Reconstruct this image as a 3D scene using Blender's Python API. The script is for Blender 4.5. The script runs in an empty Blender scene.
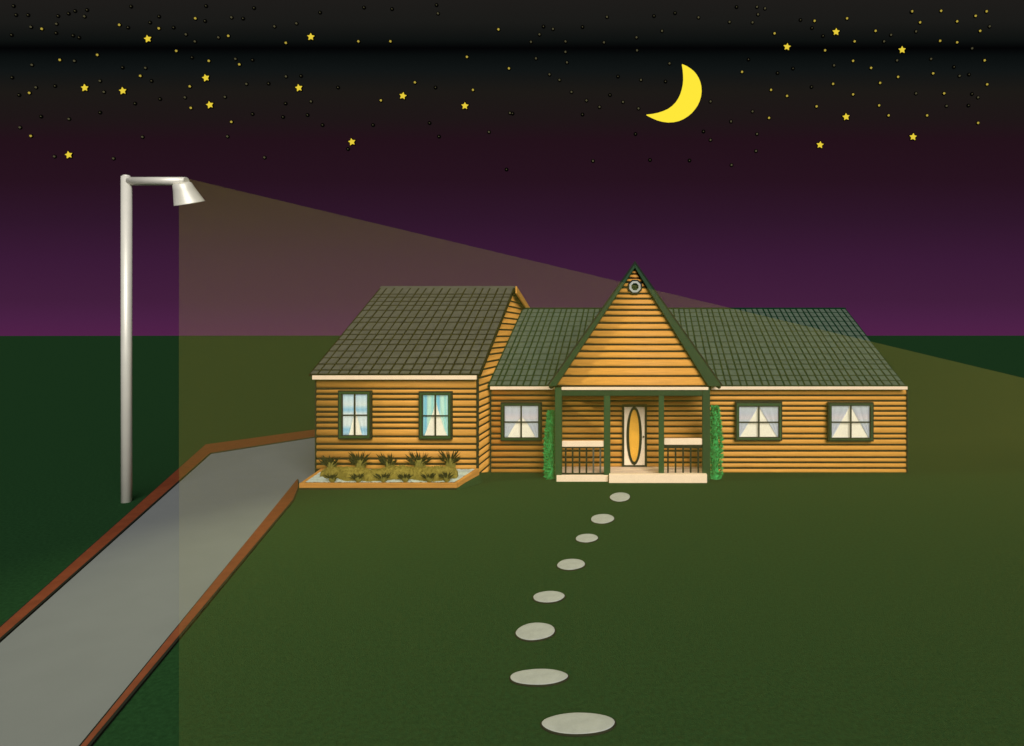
import bpy, bmesh, math, random
from mathutils import Vector

random.seed(7)
R = math.radians
S = bpy.context.scene
COL = S.collection
F, PX, PY, CAM_H = 600.0, 640.0, 335.0, 4.5     # focal length and principal point in pixels, eye height in metres


def at(x, y, Y):
    """World point seen at picture position (x, y) at depth Y."""
    return Vector(((x - PX) * Y / F, Y, CAM_H + (PY - y) * Y / F))


def gx(x, Y):
    return (x - PX) * Y / F


def gh(y, Y):
    return CAM_H + (PY - y) * Y / F


def ground(x, y, h=0.0):
    Y = (CAM_H - h) * F / (y - PY)
    return Vector(((x - PX) * Y / F, Y, h))


# ------------------------------------------------------------------ materials
def lin(c):
    return tuple(((v / 255) / 12.92 if v / 255 <= 0.04045 else ((v / 255 + 0.055) / 1.055) ** 2.4) for v in c)


def mat(name, col, rough=0.8, vary=0.12, scale=6.0, stretch=(1, 1, 1), bump=0.0, bump_scale=None, metal=0.0, spec=0.3):
    m = bpy.data.materials.new(name)
    m.use_nodes = True
    nt = m.node_tree
    N, L = nt.nodes, nt.links
    b = N["Principled BSDF"]
    b.inputs["Roughness"].default_value = rough
    b.inputs["Metallic"].default_value = metal
    b.inputs["Specular IOR Level"].default_value = spec
    tc = N.new("ShaderNodeTexCoord")
    mp = N.new("ShaderNodeMapping")
    mp.inputs["Scale"].default_value = stretch
    L.new(tc.outputs["Object"], mp.inputs["Vector"])
    nz = N.new("ShaderNodeTexNoise")
    nz.inputs["Scale"].default_value = scale
    nz.inputs["Detail"].default_value = 6
    L.new(mp.outputs[0], nz.inputs["Vector"])
    rp = N.new("ShaderNodeValToRGB")
    rp.color_ramp.elements[0].position = 0.3
    rp.color_ramp.elements[1].position = 0.7
    rp.color_ramp.elements[0].color = (*[c * (1 - vary) for c in col], 1)
    rp.color_ramp.elements[1].color = (*[min(1, c * (1 + vary)) for c in col], 1)
    L.new(nz.outputs["Fac"], rp.inputs[0])
    L.new(rp.outputs[0], b.inputs["Base Color"])
    if bump:
        bp = N.new("ShaderNodeBump")
        bp.inputs["Strength"].default_value = bump
        bp.inputs["Distance"].default_value = 0.02
        n2 = N.new("ShaderNodeTexNoise")
        n2.inputs["Scale"].default_value = bump_scale or scale * 4
        n2.inputs["Detail"].default_value = 5
        L.new(mp.outputs[0], n2.inputs["Vector"])
        L.new(n2.outputs["Fac"], bp.inputs["Height"])
        L.new(bp.outputs[0], b.inputs["Normal"])
    return m


def glow(name, col, strength=1.0):
    m = bpy.data.materials.new(name)
    m.use_nodes = True
    nt = m.node_tree
    nt.nodes.clear()
    o = nt.nodes.new("ShaderNodeOutputMaterial")
    e = nt.nodes.new("ShaderNodeEmission")
    e.inputs[0].default_value = (*col, 1)
    e.inputs[1].default_value = strength
    nt.links.new(e.outputs[0], o.inputs[0])
    return m


def bands(name, stops, axis=2, emit=0.22):
    """Cloth with a woven print in bands along one local axis."""
    m = mat(name, stops[0][1], 0.9, 0.0)
    N, L = m.node_tree.nodes, m.node_tree.links
    b = N["Principled BSDF"]
    tc = N.new("ShaderNodeTexCoord")
    sp = N.new("ShaderNodeSeparateXYZ")
    L.new(tc.outputs["Generated"], sp.inputs[0])
    rp = N.new("ShaderNodeValToRGB")
    while len(rp.color_ramp.elements) < len(stops):
        rp.color_ramp.elements.new(0.5)
    for e, (p, c) in zip(rp.color_ramp.elements, stops):
        e.position = p
        e.color = (*c, 1)
    L.new(sp.outputs[axis], rp.inputs[0])
    L.new(rp.outputs[0], b.inputs["Base Color"])
    L.new(rp.outputs[0], b.inputs["Emission Color"])
    b.inputs["Emission Strength"].default_value = emit  # cloth glows in its own colours to imitate light coming through it
    return m


M = {}
M["grass"] = mat("grass", (0.0135, 0.045, 0.0155), 1.0, 0.20, 16, bump=0.4, bump_scale=45, spec=0.0)
M["log"] = mat("log", (0.66, 0.300, 0.050), 0.62, 0.13, 3.0, (0.6, 0.6, 9), bump=0.15, bump_scale=12, spec=0.25)
M["chink"] = mat("chinking", (0.012, 0.007, 0.002), 0.95, 0.2, 5)
M["trim_dark"] = mat("dark_trim", (0.005, 0.008, 0.003), 0.8, 0.15, 5)
M["green"] = mat("green_paint", (0.014, 0.060, 0.014), 0.55, 0.10, 3, bump=0.05)
M["green_deep"] = mat("deep_green_paint", (0.005, 0.038, 0.008), 0.55, 0.10, 3, bump=0.05)
M["peach"] = mat("peach_paint", (0.92, 0.70, 0.47), 0.6, 0.04, 4, bump=0.04)
M["brown_shingle"] = mat("olive_brown_shingle", (0.082, 0.080, 0.062), 0.9, 0.16, 5, bump=0.4, bump_scale=40, spec=0.1)
M["brown_gap"] = mat("brown_shingle_gap", (0.008, 0.007, 0.004), 1.0, 0.1, 4, spec=0.0)
M["green_shingle"] = mat("grey_green_shingle", (0.080, 0.112, 0.078), 0.9, 0.16, 5, bump=0.4, bump_scale=40, spec=0.1)
M["green_gap"] = mat("green_shingle_gap", (0.004, 0.026, 0.010), 1.0, 0.1, 4, spec=0.0)
M["concrete"] = mat("concrete", (0.165, 0.178, 0.178), 0.9, 0.03, 1.2, bump=0.15, bump_scale=60, spec=0.1)
M["brick"] = mat("red_brown_edging", (0.165, 0.040, 0.014), 0.85, 0.14, 5, bump=0.2, bump_scale=30, spec=0.1)
M["stone"] = mat("pale_stone", (0.40, 0.415, 0.375), 0.85, 0.08, 7, bump=0.3, bump_scale=30, spec=0.1)
M["stone_rim"] = mat("dark_stone_edge", (0.02, 0.022, 0.016), 0.95, 0.1, 6, spec=0.0)
M["timber"] = mat("brown_timber", (0.50, 0.215, 0.040), 0.75, 0.14, 3.0, (0.6, 2, 9), bump=0.2, bump_scale=14, spec=0.2)
M["gravel"] = mat("pale_gravel", (0.43, 0.48, 0.39), 0.95, 0.14, 26, bump=0.6, bump_scale=60, spec=0.1)
M["steel"] = mat("ivory_steel", (0.69, 0.665, 0.58), 0.48, 0.03, 3, metal=0.25, spec=0.5)
M["bulb"] = glow("lamp_glass", (1.0, 0.80, 0.42), 1.6)
M["shrub"] = mat("bright_green_leaf", (0.040, 0.38, 0.088), 0.7, 0.25, 9, spec=0.15)
M["hedge"] = mat("olive_leaf", (0.235, 0.180, 0.030), 0.8, 0.22, 9, spec=0.1)
M["blade"] = mat("dark_olive_blade", (0.012, 0.014, 0.005), 0.8, 0.3, 9, spec=0.1)
M["stem"] = mat("olive_stem", (0.19, 0.16, 0.03), 0.8, 0.2, 9, spec=0.1)
M["door_paint"] = mat("cream_paint", (0.95, 0.77, 0.54), 0.5, 0.04, 4)
M["amber"] = mat("amber_glass", (0.90, 0.45, 0.055), 0.25, 0.06, 3, spec=0.5)
M["lit_room_panel"] = mat("cream_room_glow", (0.80, 0.74, 0.56), 0.9, 0.05, 8)
M["lit_room_panel"].node_tree.nodes["Principled BSDF"].inputs["Emission Color"].default_value = (1, 0.9, 0.66, 1)
M["lit_room_panel"].node_tree.nodes["Principled BSDF"].inputs["Emission Strength"].default_value = 0.30  # glowing cream surface standing in for the lit room inside
W, SB, LB = (0.74, 0.80, 0.78), (0.36, 0.62, 0.74), (0.58, 0.74, 0.80)
M["drape_blue"] = bands("blue_banded_cloth", [(0.0, LB), (0.14, SB), (0.24, W), (0.52, W), (0.62, SB), (0.74, W), (1.0, LB)])
A1, A2, A3 = (0.40, 0.74, 0.72), (0.62, 0.82, 0.72), (0.26, 0.60, 0.76)
M["drape_aqua"] = bands("aqua_striped_cloth", [(0.0, A1), (0.22, A3), (0.38, A2), (0.60, A2), (0.74, A1), (0.88, A2), (1.0, A3)], axis=0)
G1, G2, G3 = (0.60, 0.62, 0.66), (0.70, 0.66, 0.67), (0.64, 0.68, 0.68)
M["drape_grey"] = bands("lavender_grey_cloth", [(0.0, G3), (0.3, G1), (0.5, G3), (0.62, G2), (0.78, G1), (1.0, G3)])

g = bpy.data.materials.new("window_glass")
g.use_nodes = True
nt = g.node_tree
nt.nodes.clear()
o_ = nt.nodes.new("ShaderNodeOutputMaterial")
mx = nt.nodes.new("ShaderNodeMixShader")
mx.inputs[0].default_value = 0.06
t_ = nt.nodes.new("ShaderNodeBsdfTransparent")
gl = nt.nodes.new("ShaderNodeBsdfGlossy")
gl.inputs["Roughness"].default_value = 0.05
nt.links.new(t_.outputs[0], mx.inputs[1])
nt.links.new(gl.outputs[0], mx.inputs[2])
nt.links.new(mx.outputs[0], o_.inputs[0])
M["glass"] = g


# ------------------------------------------------------------------ mesh helpers
def new():
    return bmesh.new()


def obj(name, bm, mats, parent=None, smooth=False):
    me = bpy.data.meshes.new(name)
    bmesh.ops.recalc_face_normals(bm, faces=bm.faces)
    bm.to_mesh(me)
    bm.free()
    for m in (mats if isinstance(mats, (list, tuple)) else [mats]):
        me.materials.append(m)
    if smooth:
        for p in me.polygons:
            p.use_smooth = True
    o = bpy.data.objects.new(name, me)
    COL.objects.link(o)
    if parent is not None:
        o.parent = parent
        pm = parent
        off = Vector((0, 0, 0))
        while pm is not None:
            off += pm.location
            pm = pm.parent
        o.data.transform(__import__("mathutils").Matrix.Translation(-off))
    return o


def settle(o, origin):
    """Move a mesh object's origin to a point without moving its mesh."""
    o.data.transform(__import__("mathutils").Matrix.Translation(-Vector(origin)))
    o.location = origin
    return o


def tag(o, label, cat, group=None):
    o["label"] = label
    o["category"] = cat
    if group:
        o["group"] = group
    return o


def thing(name, label, cat, loc, group=None):
    o = bpy.data.objects.new(name, None)
    o.empty_display_size = 0.2
    COL.objects.link(o)
    o.location = loc
    return tag(o, label, cat, group)


def hexa(bm, c, mi=0):
    """Box from eight corners: bottom four then top four, same winding."""
    v = [bm.verts.new(p) for p in c]
    for idx in ((0, 1, 2, 3), (4, 5, 6, 7), (0, 1, 5, 4), (1, 2, 6, 5), (2, 3, 7, 6), (3, 0, 4, 7)):
        f = bm.faces.new([v[i] for i in idx])
        f.material_index = mi
    return v


def box(bm, x0, x1, y0, y1, z0, z1, mi=0):
    return hexa(bm, [(x0, y0, z0), (x1, y0, z0), (x1, y1, z0), (x0, y1, z0), (x0, y0, z1), (x1, y0, z1), (x1, y1, z1), (x0, y1, z1)], mi)


def prism(bm, pts, d, mi=0):
    """Polygon extruded along the vector d."""
    d = Vector(d)
    a = [bm.verts.new(Vector(p)) for p in pts]
    b = [bm.verts.new(Vector(p) + d) for p in pts]
    n = len(pts)
    for f in ([*a], [*reversed(b)], *[[a[i], a[(i + 1) % n], b[(i + 1) % n], b[i]] for i in range(n)]):
        bm.faces.new(f).material_index = mi


def bevel(bm, w=0.01, seg=2):
    bmesh.ops.bevel(bm, geom=list(bm.edges), offset=w, segments=seg, affect="EDGES", clamp_overlap=True)


def tube(bm, a, b, r0, r1=None, seg=24, caps=True, mi=0):
    a, b = Vector(a), Vector(b)
    r1 = r0 if r1 is None else r1
    d = (b - a).normalized()
    u = d.orthogonal().normalized()
    w = d.cross(u)
    ra, rb = [], []
    for i in range(seg):
        t = 2 * math.pi * i / seg
        e = u * math.cos(t) + w * math.sin(t)
        ra.append(bm.verts.new(a + e * r0))
        rb.append(bm.verts.new(b + e * r1))
    for i in range(seg):
        f = bm.faces.new([ra[i], ra[(i + 1) % seg], rb[(i + 1) % seg], rb[i]])
        f.material_index = mi
        f.smooth = True
    if caps:
        bm.faces.new(ra).material_index = mi
        bm.faces.new(rb).material_index = mi


def leaf(bm, p, d, length, width, mi=0, bend=0.15):
    """One pointed leaf with a fold, from p along d."""
    d = Vector(d).normalized()
    s = d.cross(Vector((random.uniform(-1, 1), random.uniform(-1, 1), random.uniform(-0.3, 1)))).normalized()
    n = d.cross(s)
    v = [bm.verts.new(q) for q in (p, p + d * length * 0.45 + s * width - n * bend * length * 0.2,
                                   p + d * length + n * bend * length, p + d * length * 0.45 - s * width - n * bend * length * 0.2)]
    bm.faces.new(v).material_index = mi


# ------------------------------------------------------------------ the house
PROFILE = [(0.0, 0.006), (0.06, 0.026), (0.2, 0.040), (0.45, 0.046), (0.7, 0.043), (0.9, 0.032), (1.0, 0.010)]


def log_wall(bm, o, u, n, rows, ext, back, gap=0.060):
    """Log siding on a wall plane through o: u runs along, n points outward, rows are log boundaries (heights), ext(h) gives
    the wall's ends at a height; back is the outline (u, h) of the dark wall behind the logs."""
    o, u, n = Vector(o), Vector(u), Vector(n)
    up = Vector((0, 0, 1))
    P = lambda a, h, d: o + u * a + up * h + n * d
    prism(bm, [P(a, h, 0.004) for a, h in back], n * -0.16, 1)
    rows = sorted(rows)
    for h0, h1 in zip(rows[:-1], rows[1:]):
        gp = min(gap, 0.36 * (h1 - h0))
        h0, h1 = h0 + gp / 2, h1 - gp / 2
        k = random.uniform(0.9, 1.05)
        left, right = [], []
        for s, d in PROFILE:
            h = h0 + (h1 - h0) * s
            a, b = ext(h)
            if b - a < 0.02:
                break
            left.append(bm.verts.new(P(a, h, d * k)))
            right.append(bm.verts.new(P(b, h, d * k)))
        if len(left) < 2:
            continue
        for i in range(len(left) - 1):
            f = bm.faces.new([left[i], right[i], right[i + 1], left[i + 1]])
            f.smooth = True
        e0, e1 = ext(h0)
        for side in (left, right):
            q = bm.verts.new(side[-1].co - n * (PROFILE[len(left) - 1][1] * k - 0.0))
            q0 = bm.verts.new(side[0].co - n * PROFILE[0][1] * k)
            bm.faces.new([q0, *side, q])


def roof_plane(bm, el, er, rr, rl, rows, cols, thick=0.07, gap=0.036, raise_=0.02, tile_mi=0, gap_mi=1):
    """A slab with courses of separate shingles; rows and cols are fractions up the slope and along the eave."""
    el, er, rr, rl = map(Vector, (el, er, rr, rl))
    n = (er - el).cross(rl - el).normalized()
    if n.z < 0:
        n = -n
    hexa(bm, [el - n * thick, er - n * thick, rr - n * thick, rl - n * thick, el, er, rr, rl], gap_mi)
    slope = (rl - el).length
    width = (er - el).length

    def Q(s, t):
        return (el * (1 - s) + er * s) * (1 - t) + (rl * (1 - s) + rr * s) * t

    gs, gt = gap / width / 2, gap / slope / 2
    for t0, t1 in zip(rows[:-1], rows[1:]):
        for s0, s1 in zip(cols[:-1], cols[1:]):
            j = random.uniform(-0.15, 0.15)
            a, b = s0 + gs * (1 + j), s1 - gs * (1 - j)
            c, d = t0 + gt * (1 + random.uniform(-.2, .2)), t1 - gt
            k = raise_ * random.uniform(0.8, 1.2)
            lo = [Q(a, c) - n * 0.004, Q(b, c) - n * 0.004, Q(b, d) - n * 0.004, Q(a, d) - n * 0.004]
            hi = [Q(a, c) + n * k * 1.25, Q(b, c) + n * k * 1.25, Q(b, d) + n * k * 0.6, Q(a, d) + n * k * 0.6]
            hexa(bm, lo + hi, tile_mi)


def even(n, jit=0.12):
    return [0.0] + [(i + random.uniform(-jit, jit)) / n for i in range(1, n)] + [1.0]


def slope_rows(ys, Ye, He, Yr, Hr):
    out = []
    for y in ys:
        k = (PY - y) / F
        out.append((He - CAM_H - k * Ye) / (k * (Yr - Ye) - (Hr - He)))
    out = sorted(min(1, max(0, t)) for t in out)
    return [0.0] + [t for t in out if 0.015 < t < 0.985] + [1.0]


YG, YM, YP = 18.4, 19.7, 18.5          # garage front, main front, porch front
house = thing("house", "orange log siding house with dark shingle roofs and a steep gable over its porch", "house", (0, 0, 0))
house.location = (gx(635, YM), YM, 0)

# --- garage wing
GX0, GX1 = gx(316.5, YG), gx(478, YG)
G_EY, G_RY = 18.22, 23.3
G_EH, G_RH = gh(374.5, G_EY), gh(287, G_RY)
G_BY = 28.3
BACK = 0.25
rise = (G_RH - G_EH) / (G_RY - G_EY)


def g_roof_h(Y):
    return G_RH - (G_RY - Y) * rise - 0.11 if Y < G_RY else G_RH - (Y - G_RY) * BACK - 0.11


bm = new()
ys = [379, 388.7, 394, 399.5, 407, 412, 417, 422.6, 428.4, 436.5, 444, 450, 458.6, 464, 470, 477, 483.5]
rows = [gh(y, YG) for y in ys]
rows[-1] = -0.05
top = rows[0]
log_wall(bm, (0, YG, 0), (1, 0, 0), (0, -1, 0), rows, lambda h: (GX0, GX1), [(GX0 + .01, -0.1), (GX1 - .01, -0.1), (GX1 - .01, top), (GX0 + .01, top)])
srows = [-0.05]
while srows[-1] < G_RH - 0.2:
    srows.append(srows[-1] + random.uniform(0.19, 0.27))


def g_ext(h):
    Y0 = YG + 0.02 if h < g_roof_h(YG + 0.02) else G_RY - (G_RH - 0.11 - h) / rise
    Y1 = G_BY if h < g_roof_h(G_BY) else G_RY + (G_RH - 0.11 - h) / BACK
    return (Y0, Y1)


gable_back = [(YG + .17, -0.1), (G_BY - .17, -0.1), (G_BY - .17, g_roof_h(G_BY) - 0.02), (G_RY, G_RH - 0.16), (YG + .17, g_roof_h(YG) - 0.02)]
log_wall(bm, (GX1 - 0.055, 0, 0), (0, 1, 0), (1, 0, 0), srows, g_ext, gable_back)
log_wall(bm, (GX0 + 0.055, 0, 0), (0, 1, 0), (-1, 0, 0), srows, g_ext, gable_back)
btop = g_roof_h(G_BY) - 0.03
brows = [-0.05 + (btop + 0.05) * k / 24 for k in range(25)]
log_wall(bm, (0, G_BY, 0), (1, 0, 0), (0, 1, 0), brows, lambda h: (GX0, GX1), [(GX0 + .01, -0.1), (GX1 - .01, -0.1), (GX1 - .01, btop), (GX0 + .01, btop)])
garage_wall = obj("wall", bm, [M["log"], M["chink"]], house)

bm = new()
ex0, ex1 = gx(308.5, G_EY), gx(480.5, G_EY)
yl = [294.5, 297.5, 301.7, 305.7, 310.6, 317.8, 322.6, 330.3, 334.7, 340, 344.8, 351.3, 358, 364.4, 370.4]
rws = slope_rows(yl, G_EY, G_EH, G_RY, G_RH)
cl = even(17)
cl[0], cl[-1] = 0.006, 0.994
rws[-1] = 0.993
roof_plane(bm, (ex0, G_EY, G_EH), (ex1, G_EY, G_EH), (ex1, G_RY, G_RH), (ex0, G_RY, G_RH), rws, cl, gap=0.062)
GRE = G_BY + 0.25
GRH = G_RH - (GRE - G_RY) * BACK
roof_plane(bm, (ex0, GRE, GRH), (ex1, GRE, GRH), (ex1, G_RY, G_RH), (ex0, G_RY, G_RH), rws, cl, gap=0.062)
prism(bm, [(ex0, G_RY - .12, G_RH - .05), (ex0, G_RY, G_RH + .035), (ex0, G_RY + .12, G_RH - .05)], (ex1 - ex0, 0, 0), 0)
garage_roof = obj("roof", bm, [M["brown_shingle"], M["brown_gap"]], house)
garage_roof["label"] = "olive brown shingled roof of the tall wing"
bm = new()
box(bm, GX0 - 0.01, GX1 + 0.01, G_EY - 0.045, G_EY + 0.03, gh(379.4, G_EY), gh(375.4, G_EY) )
obj("fascia", bm, M["peach"], house)
bm = new()     # orange barge board down the rear slope of the tall gable
for s in (1,):
    p = [(G_RY + 0.03, G_RH + 0.035), (GRE, GRH + 0.035), (GRE, GRH - 0.24), (G_RY + 0.03, G_RH - 0.24)]
    prism(bm, [(ex1 + 0.003, y, h) for y, h in p], (0.05, 0, 0))
obj("barge_board", bm, M["log"], house)
for X, Y in ((GX1, YG),):
    bm = new()
    box(bm, X - 0.03, X + 0.012, Y - 0.075, Y + 0.03, 0, g_roof_h(YG))
    obj("corner_board", bm, M["trim_dark"], house)
bm = new()
box(bm, GX0 - 0.012, GX0 + 0.02, YG - 0.075, YG + 0.03, 0, g_roof_h(YG))
obj("corner_board", bm, M["trim_dark"], house)

# --- main wing
MX0, MX1 = gx(491, YM), gx(906.5, YM)
M_EY, M_RY = 19.5, 25.3
M_EH, M_RH = gh(385.8, M_EY), gh(308.3, M_RY)
M_BY = 2 * M_RY - YM
mrise = (M_RH - M_EH) / (M_RY - M_EY)


def m_roof_h(Y):
    return M_RH - abs(Y - M_RY) * mrise - 0.11


ys = [389, 395.4, 400.8, 406, 411, 416, 420.5, 426.5, 433.6, 438.6, 444.7, 450.8, 457.3, 462.4, 468, 472.6]
rows = [gh(y, YM) for y in ys]
rows[-1] = -0.05
top = rows[0]
bm = new()
backp = [(MX0 + .01, -0.1), (MX1 - .01, -0.1), (MX1 - .01, top), (MX0 + .01, top)]
log_wall(bm, (0, YM, 0), (1, 0, 0), (0, -1, 0), rows, lambda h: (MX0, MX1), backp)
log_wall(bm, (0, M_BY, 0), (1, 0, 0), (0, 1, 0), rows, lambda h: (MX0, MX1), backp)


def m_ext(h):
    Y0 = YM + 0.02 if h < m_roof_h(YM + 0.02) else M_RY - (M_RH - 0.11 - h) / mrise
    return (Y0, 2 * M_RY - Y0)


srows = [-0.05]
while srows[-1] < M_RH - 0.2:
    srows.append(srows[-1] + random.uniform(0.17, 0.23))
log_wall(bm, (MX1 - 0.055, 0, 0), (0, 1, 0), (1, 0, 0), srows, m_ext,
         [(YM + .17, -0.1), (M_BY - .17, -0.1), (M_BY - .17, m_roof_h(M_BY) - .02), (M_RY, M_RH - .16), (YM + .17, m_roof_h(YM) - .02)])
obj("wall", bm, [M["log"], M["chink"]], house)
bm = new()
mx0, mx1 = GX1 + 0.02, gx(906.5, M_EY)
mx0 = gx(487.5, M_EY)
yl = [312.8, 317, 321.6, 326.2, 331.5, 336.1, 342.3, 347.6, 354.3, 360.2, 364.5, 369.6, 375.8, 381]
rws = slope_rows(yl, M_EY, M_EH, M_RY, M_RH)
cl = even(58)
cl[0], cl[-1] = 0.002, 0.998
roof_plane(bm, (mx0, M_EY, M_EH), (mx1, M_EY, M_EH), (mx1, M_RY, M_RH), (mx0, M_RY, M_RH), rws, cl, gap=0.062)
roof_plane(bm, (mx0, 2 * M_RY - M_EY, M_EH), (mx1, 2 * M_RY - M_EY, M_EH), (mx1, M_RY, M_RH), (mx0, M_RY, M_RH), rws, cl, gap=0.062)
prism(bm, [(mx0, M_RY - .12, M_RH - .04), (mx0, M_RY, M_RH + .03), (mx0, M_RY + .12, M_RH - .04)], (mx1 - mx0, 0, 0), 1)
mr = obj("roof", bm, [M["green_shingle"], M["green_gap"]], house)
mr["label"] = "grey green shingled roof of the long wing"
for xa, xb in ((gx(490.5, M_EY), gx(555, M_EY)), (gx(711, M_EY), gx(907, M_EY))):
    bm = new()
    box(bm, xa, xb, M_EY - 0.045, M_EY + 0.03, gh(389.4, M_EY), gh(386.4, M_EY))
    obj("fascia", bm, M["peach"], house)
for X in (MX0 - 0.0, MX1):
    bm = new()
    box(bm, X - 0.02, X + 0.02, YM - 0.075, YM + 0.03, 0, gh(389.2, YM))
    obj("corner_board", bm, M["trim_dark"], house)

# --- porch gable
AP = at(635, 266, YP)
LB_, RB_ = at(549, 386, YP), at(721, 386, YP)
IL, IR, IA = at(556.5, 386, YP), at(708, 386, YP), at(635, 268.5, YP)
bm = new()
ys = [270.5, 274, 278.3, 282.3, 287.5, 293.7, 298.7, 304.8, 310, 315.8, 323.0, 329.8, 337.3, 344.5, 351.3, 358.5, 367, 376, 386]
rows = [gh(y, YP) for y in ys]


def gext(h):
    t = (h - IL.z) / (IA.z - IL.z)
    return (IL.x + (IA.x - IL.x) * t, IR.x + (IA.x - IR.x) * t)


log_wall(bm, (0, YP, 0), (1, 0, 0), (0, -1, 0), rows, gext, [(IL.x, IL.z), (IR.x, IR.z), (IA.x, IA.z)], gap=0.060)
G_BACK = 31.2
obj("wall", bm, [M["log"], M["chink"]], house)["label"] = "triangular log gable above the porch"
bm = new()
prism(bm, [(IL.x, G_BACK, IL.z), (IR.x, G_BACK, IR.z), (IA.x, G_BACK, IA.z)], (0, -0.15, 0), 0)
obj("wall", bm, M["log"], house)
bm = new()
for B in (LB_, RB_):
    el, rl = Vector((B.x, YP - 0.02, B.z)), Vector((AP.x, YP - 0.02, AP.z))
    eb, rb = Vector((B.x, G_BACK, B.z)), Vector((AP.x, G_BACK, AP.z))
    dn = Vector((0, 0, -0.05))
    roof_plane(bm, el + dn, eb + dn, rb + dn, rl + dn, even(16), even(34), thick=0.08, gap=0.04, raise_=0.015)
obj("roof", bm, [M["green_shingle"], M["green_gap"]], house)
for B, I, nm in ((LB_, IL, 0), (RB_, IR, 1)):
    bm = new()
    d = -0.12
    pts = [Vector((p.x, YP - 0.03, p.z)) for p in (B, I, IA, AP)]
    pts[3].z += 0.06
    prism(bm, pts, (0, d, 0))
    bevel(bm, 0.012, 1)
    obj("rake_board", bm, M["green_deep"], house)
    bm = new()     # dark drip edge along the outer side of the rake
    e = Vector((-0.045 if nm == 0 else 0.045, 0, 0.012))
    prism(bm, [pts[0] + e * 0.2 + Vector((0, d + .01, 0)), pts[3] + Vector((0, d + .01, 0)), pts[3] + Vector((0, d + .01, 0.085)), pts[0] + e * 1.2 + Vector((0, d + .01, 0.0))], (0, 0.15, 0))
    obj("drip_edge", bm, M["trim_dark"], house)

bm = new()
c = at(635, 286.8, YP - 0.09)
seg = 8
ro, ri = 0.185, 0.118
ring = [(math.cos(R(22.5 + 45 * i)), math.sin(R(22.5 + 45 * i))) for i in range(seg)]
for i in range(seg):
    a, b = ring[i], ring[(i + 1) % seg]
    q = [(c.x + a[0] * ri, c.z + a[1] * ri), (c.x + b[0] * ri, c.z + b[1] * ri), (c.x + b[0] * ro, c.z + b[1] * ro), (c.x + a[0] * ro, c.z + a[1] * ro)]
    hexa(bm, [(x, c.y + 0.08, z) for x, z in q] + [(x, c.y - 0.03, z) for x, z in q])
vent = obj("gable_vent", bm, M["stone"], house)
bm = new()
box(bm, c.x - .13, c.x + .13, c.y + .06, c.y + .075, c.z - .13, c.z + .13)
for k in range(5):
    z = c.z - 0.11 + k * 0.05
    hexa(bm, [(c.x - .13, c.y - .0, z), (c.x + .13, c.y - .0, z), (c.x + .13, c.y + .05, z + .03), (c.x - .13, c.y + .05, z + .03),
              (c.x - .13, c.y - .0, z + .012), (c.x + .13, c.y - .0, z + .012), (c.x + .13, c.y + .05, z + .042), (c.x - .13, c.y + .05, z + .042)])
obj("louver", bm, M["green_deep"], vent)
bm = new()
for i in range(seg):
    a, b = ring[i], ring[(i + 1) % seg]
    q = [(c.x + a[0] * (ro + .003), c.z + a[1] * (ro + .003)), (c.x + b[0] * (ro + .003), c.z + b[1] * (ro + .003)), (c.x + b[0] * (ro + .05), c.z + b[1] * (ro + .05)), (c.x + a[0] * (ro + .05), c.z + a[1] * (ro + .05))]
    hexa(bm, [(x, c.y + 0.08, z) for x, z in q] + [(x, c.y - 0.01, z) for x, z in q])
obj("surround", bm, M["trim_dark"], vent)

# --- porch
DECK = 0.20
bm = new()
box(bm, gx(557, YP), gx(608.3, YP), YP - 0.11, YM - 0.09, 0, DECK)
box(bm, gx(608.5, YP), gx(708, YP), YP - 0.02, YM - 0.09, 0, DECK - 0.004)
bevel(bm, 0.008, 1)
obj("porch_floor", bm, M["peach"], house)
bm = new()
box(bm, gx(609, 18.25), gx(707, 18.25), 18.22, YP - 0.045, 0, gh(474.6, 18.22))
bevel(bm, 0.01, 1)
obj("porch_step", bm, M["peach"], house)
bm = new()
box(bm, gx(562, YP), gx(708, YP), YP - 0.10, YP + 0.02, gh(389.9, YP - .1), gh(387.2, YP - .1))
obj("fascia", bm, M["peach"], house)
bm = new()
box(bm, gx(562, YP), gx(702, YP), YP - 0.07, YP + 0.06, gh(395.6, YP - .07), gh(390.2, YP - .07))
obj("porch_beam", bm, M["green_deep"], house)
bm = new()
box(bm, gx(556, YP), gx(708, YP), YP + 0.065, YM - 0.07, gh(394, YP), gh(391.5, YP))
obj("porch_ceiling", bm, M["log"], house)
for xa, xb, key in ((555.3, 562, "green"), (604, 610.3, "green"), (658.6, 664, "green"), (702.2, 709.8, "green_deep")):
    bm = new()
    top = gh(387.5, YP) if key == "green_deep" or xa < 560 else gh(395.6, YP)
    lo = 0.0 if xa < 560 or xa > 700 else DECK
    box(bm, gx(xa, YP), gx(xb, YP), YP - 0.09, YP + 0.09, lo, top)
    bevel(bm, 0.012, 2)
    obj("porch_post", bm, M[key], house)
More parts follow.
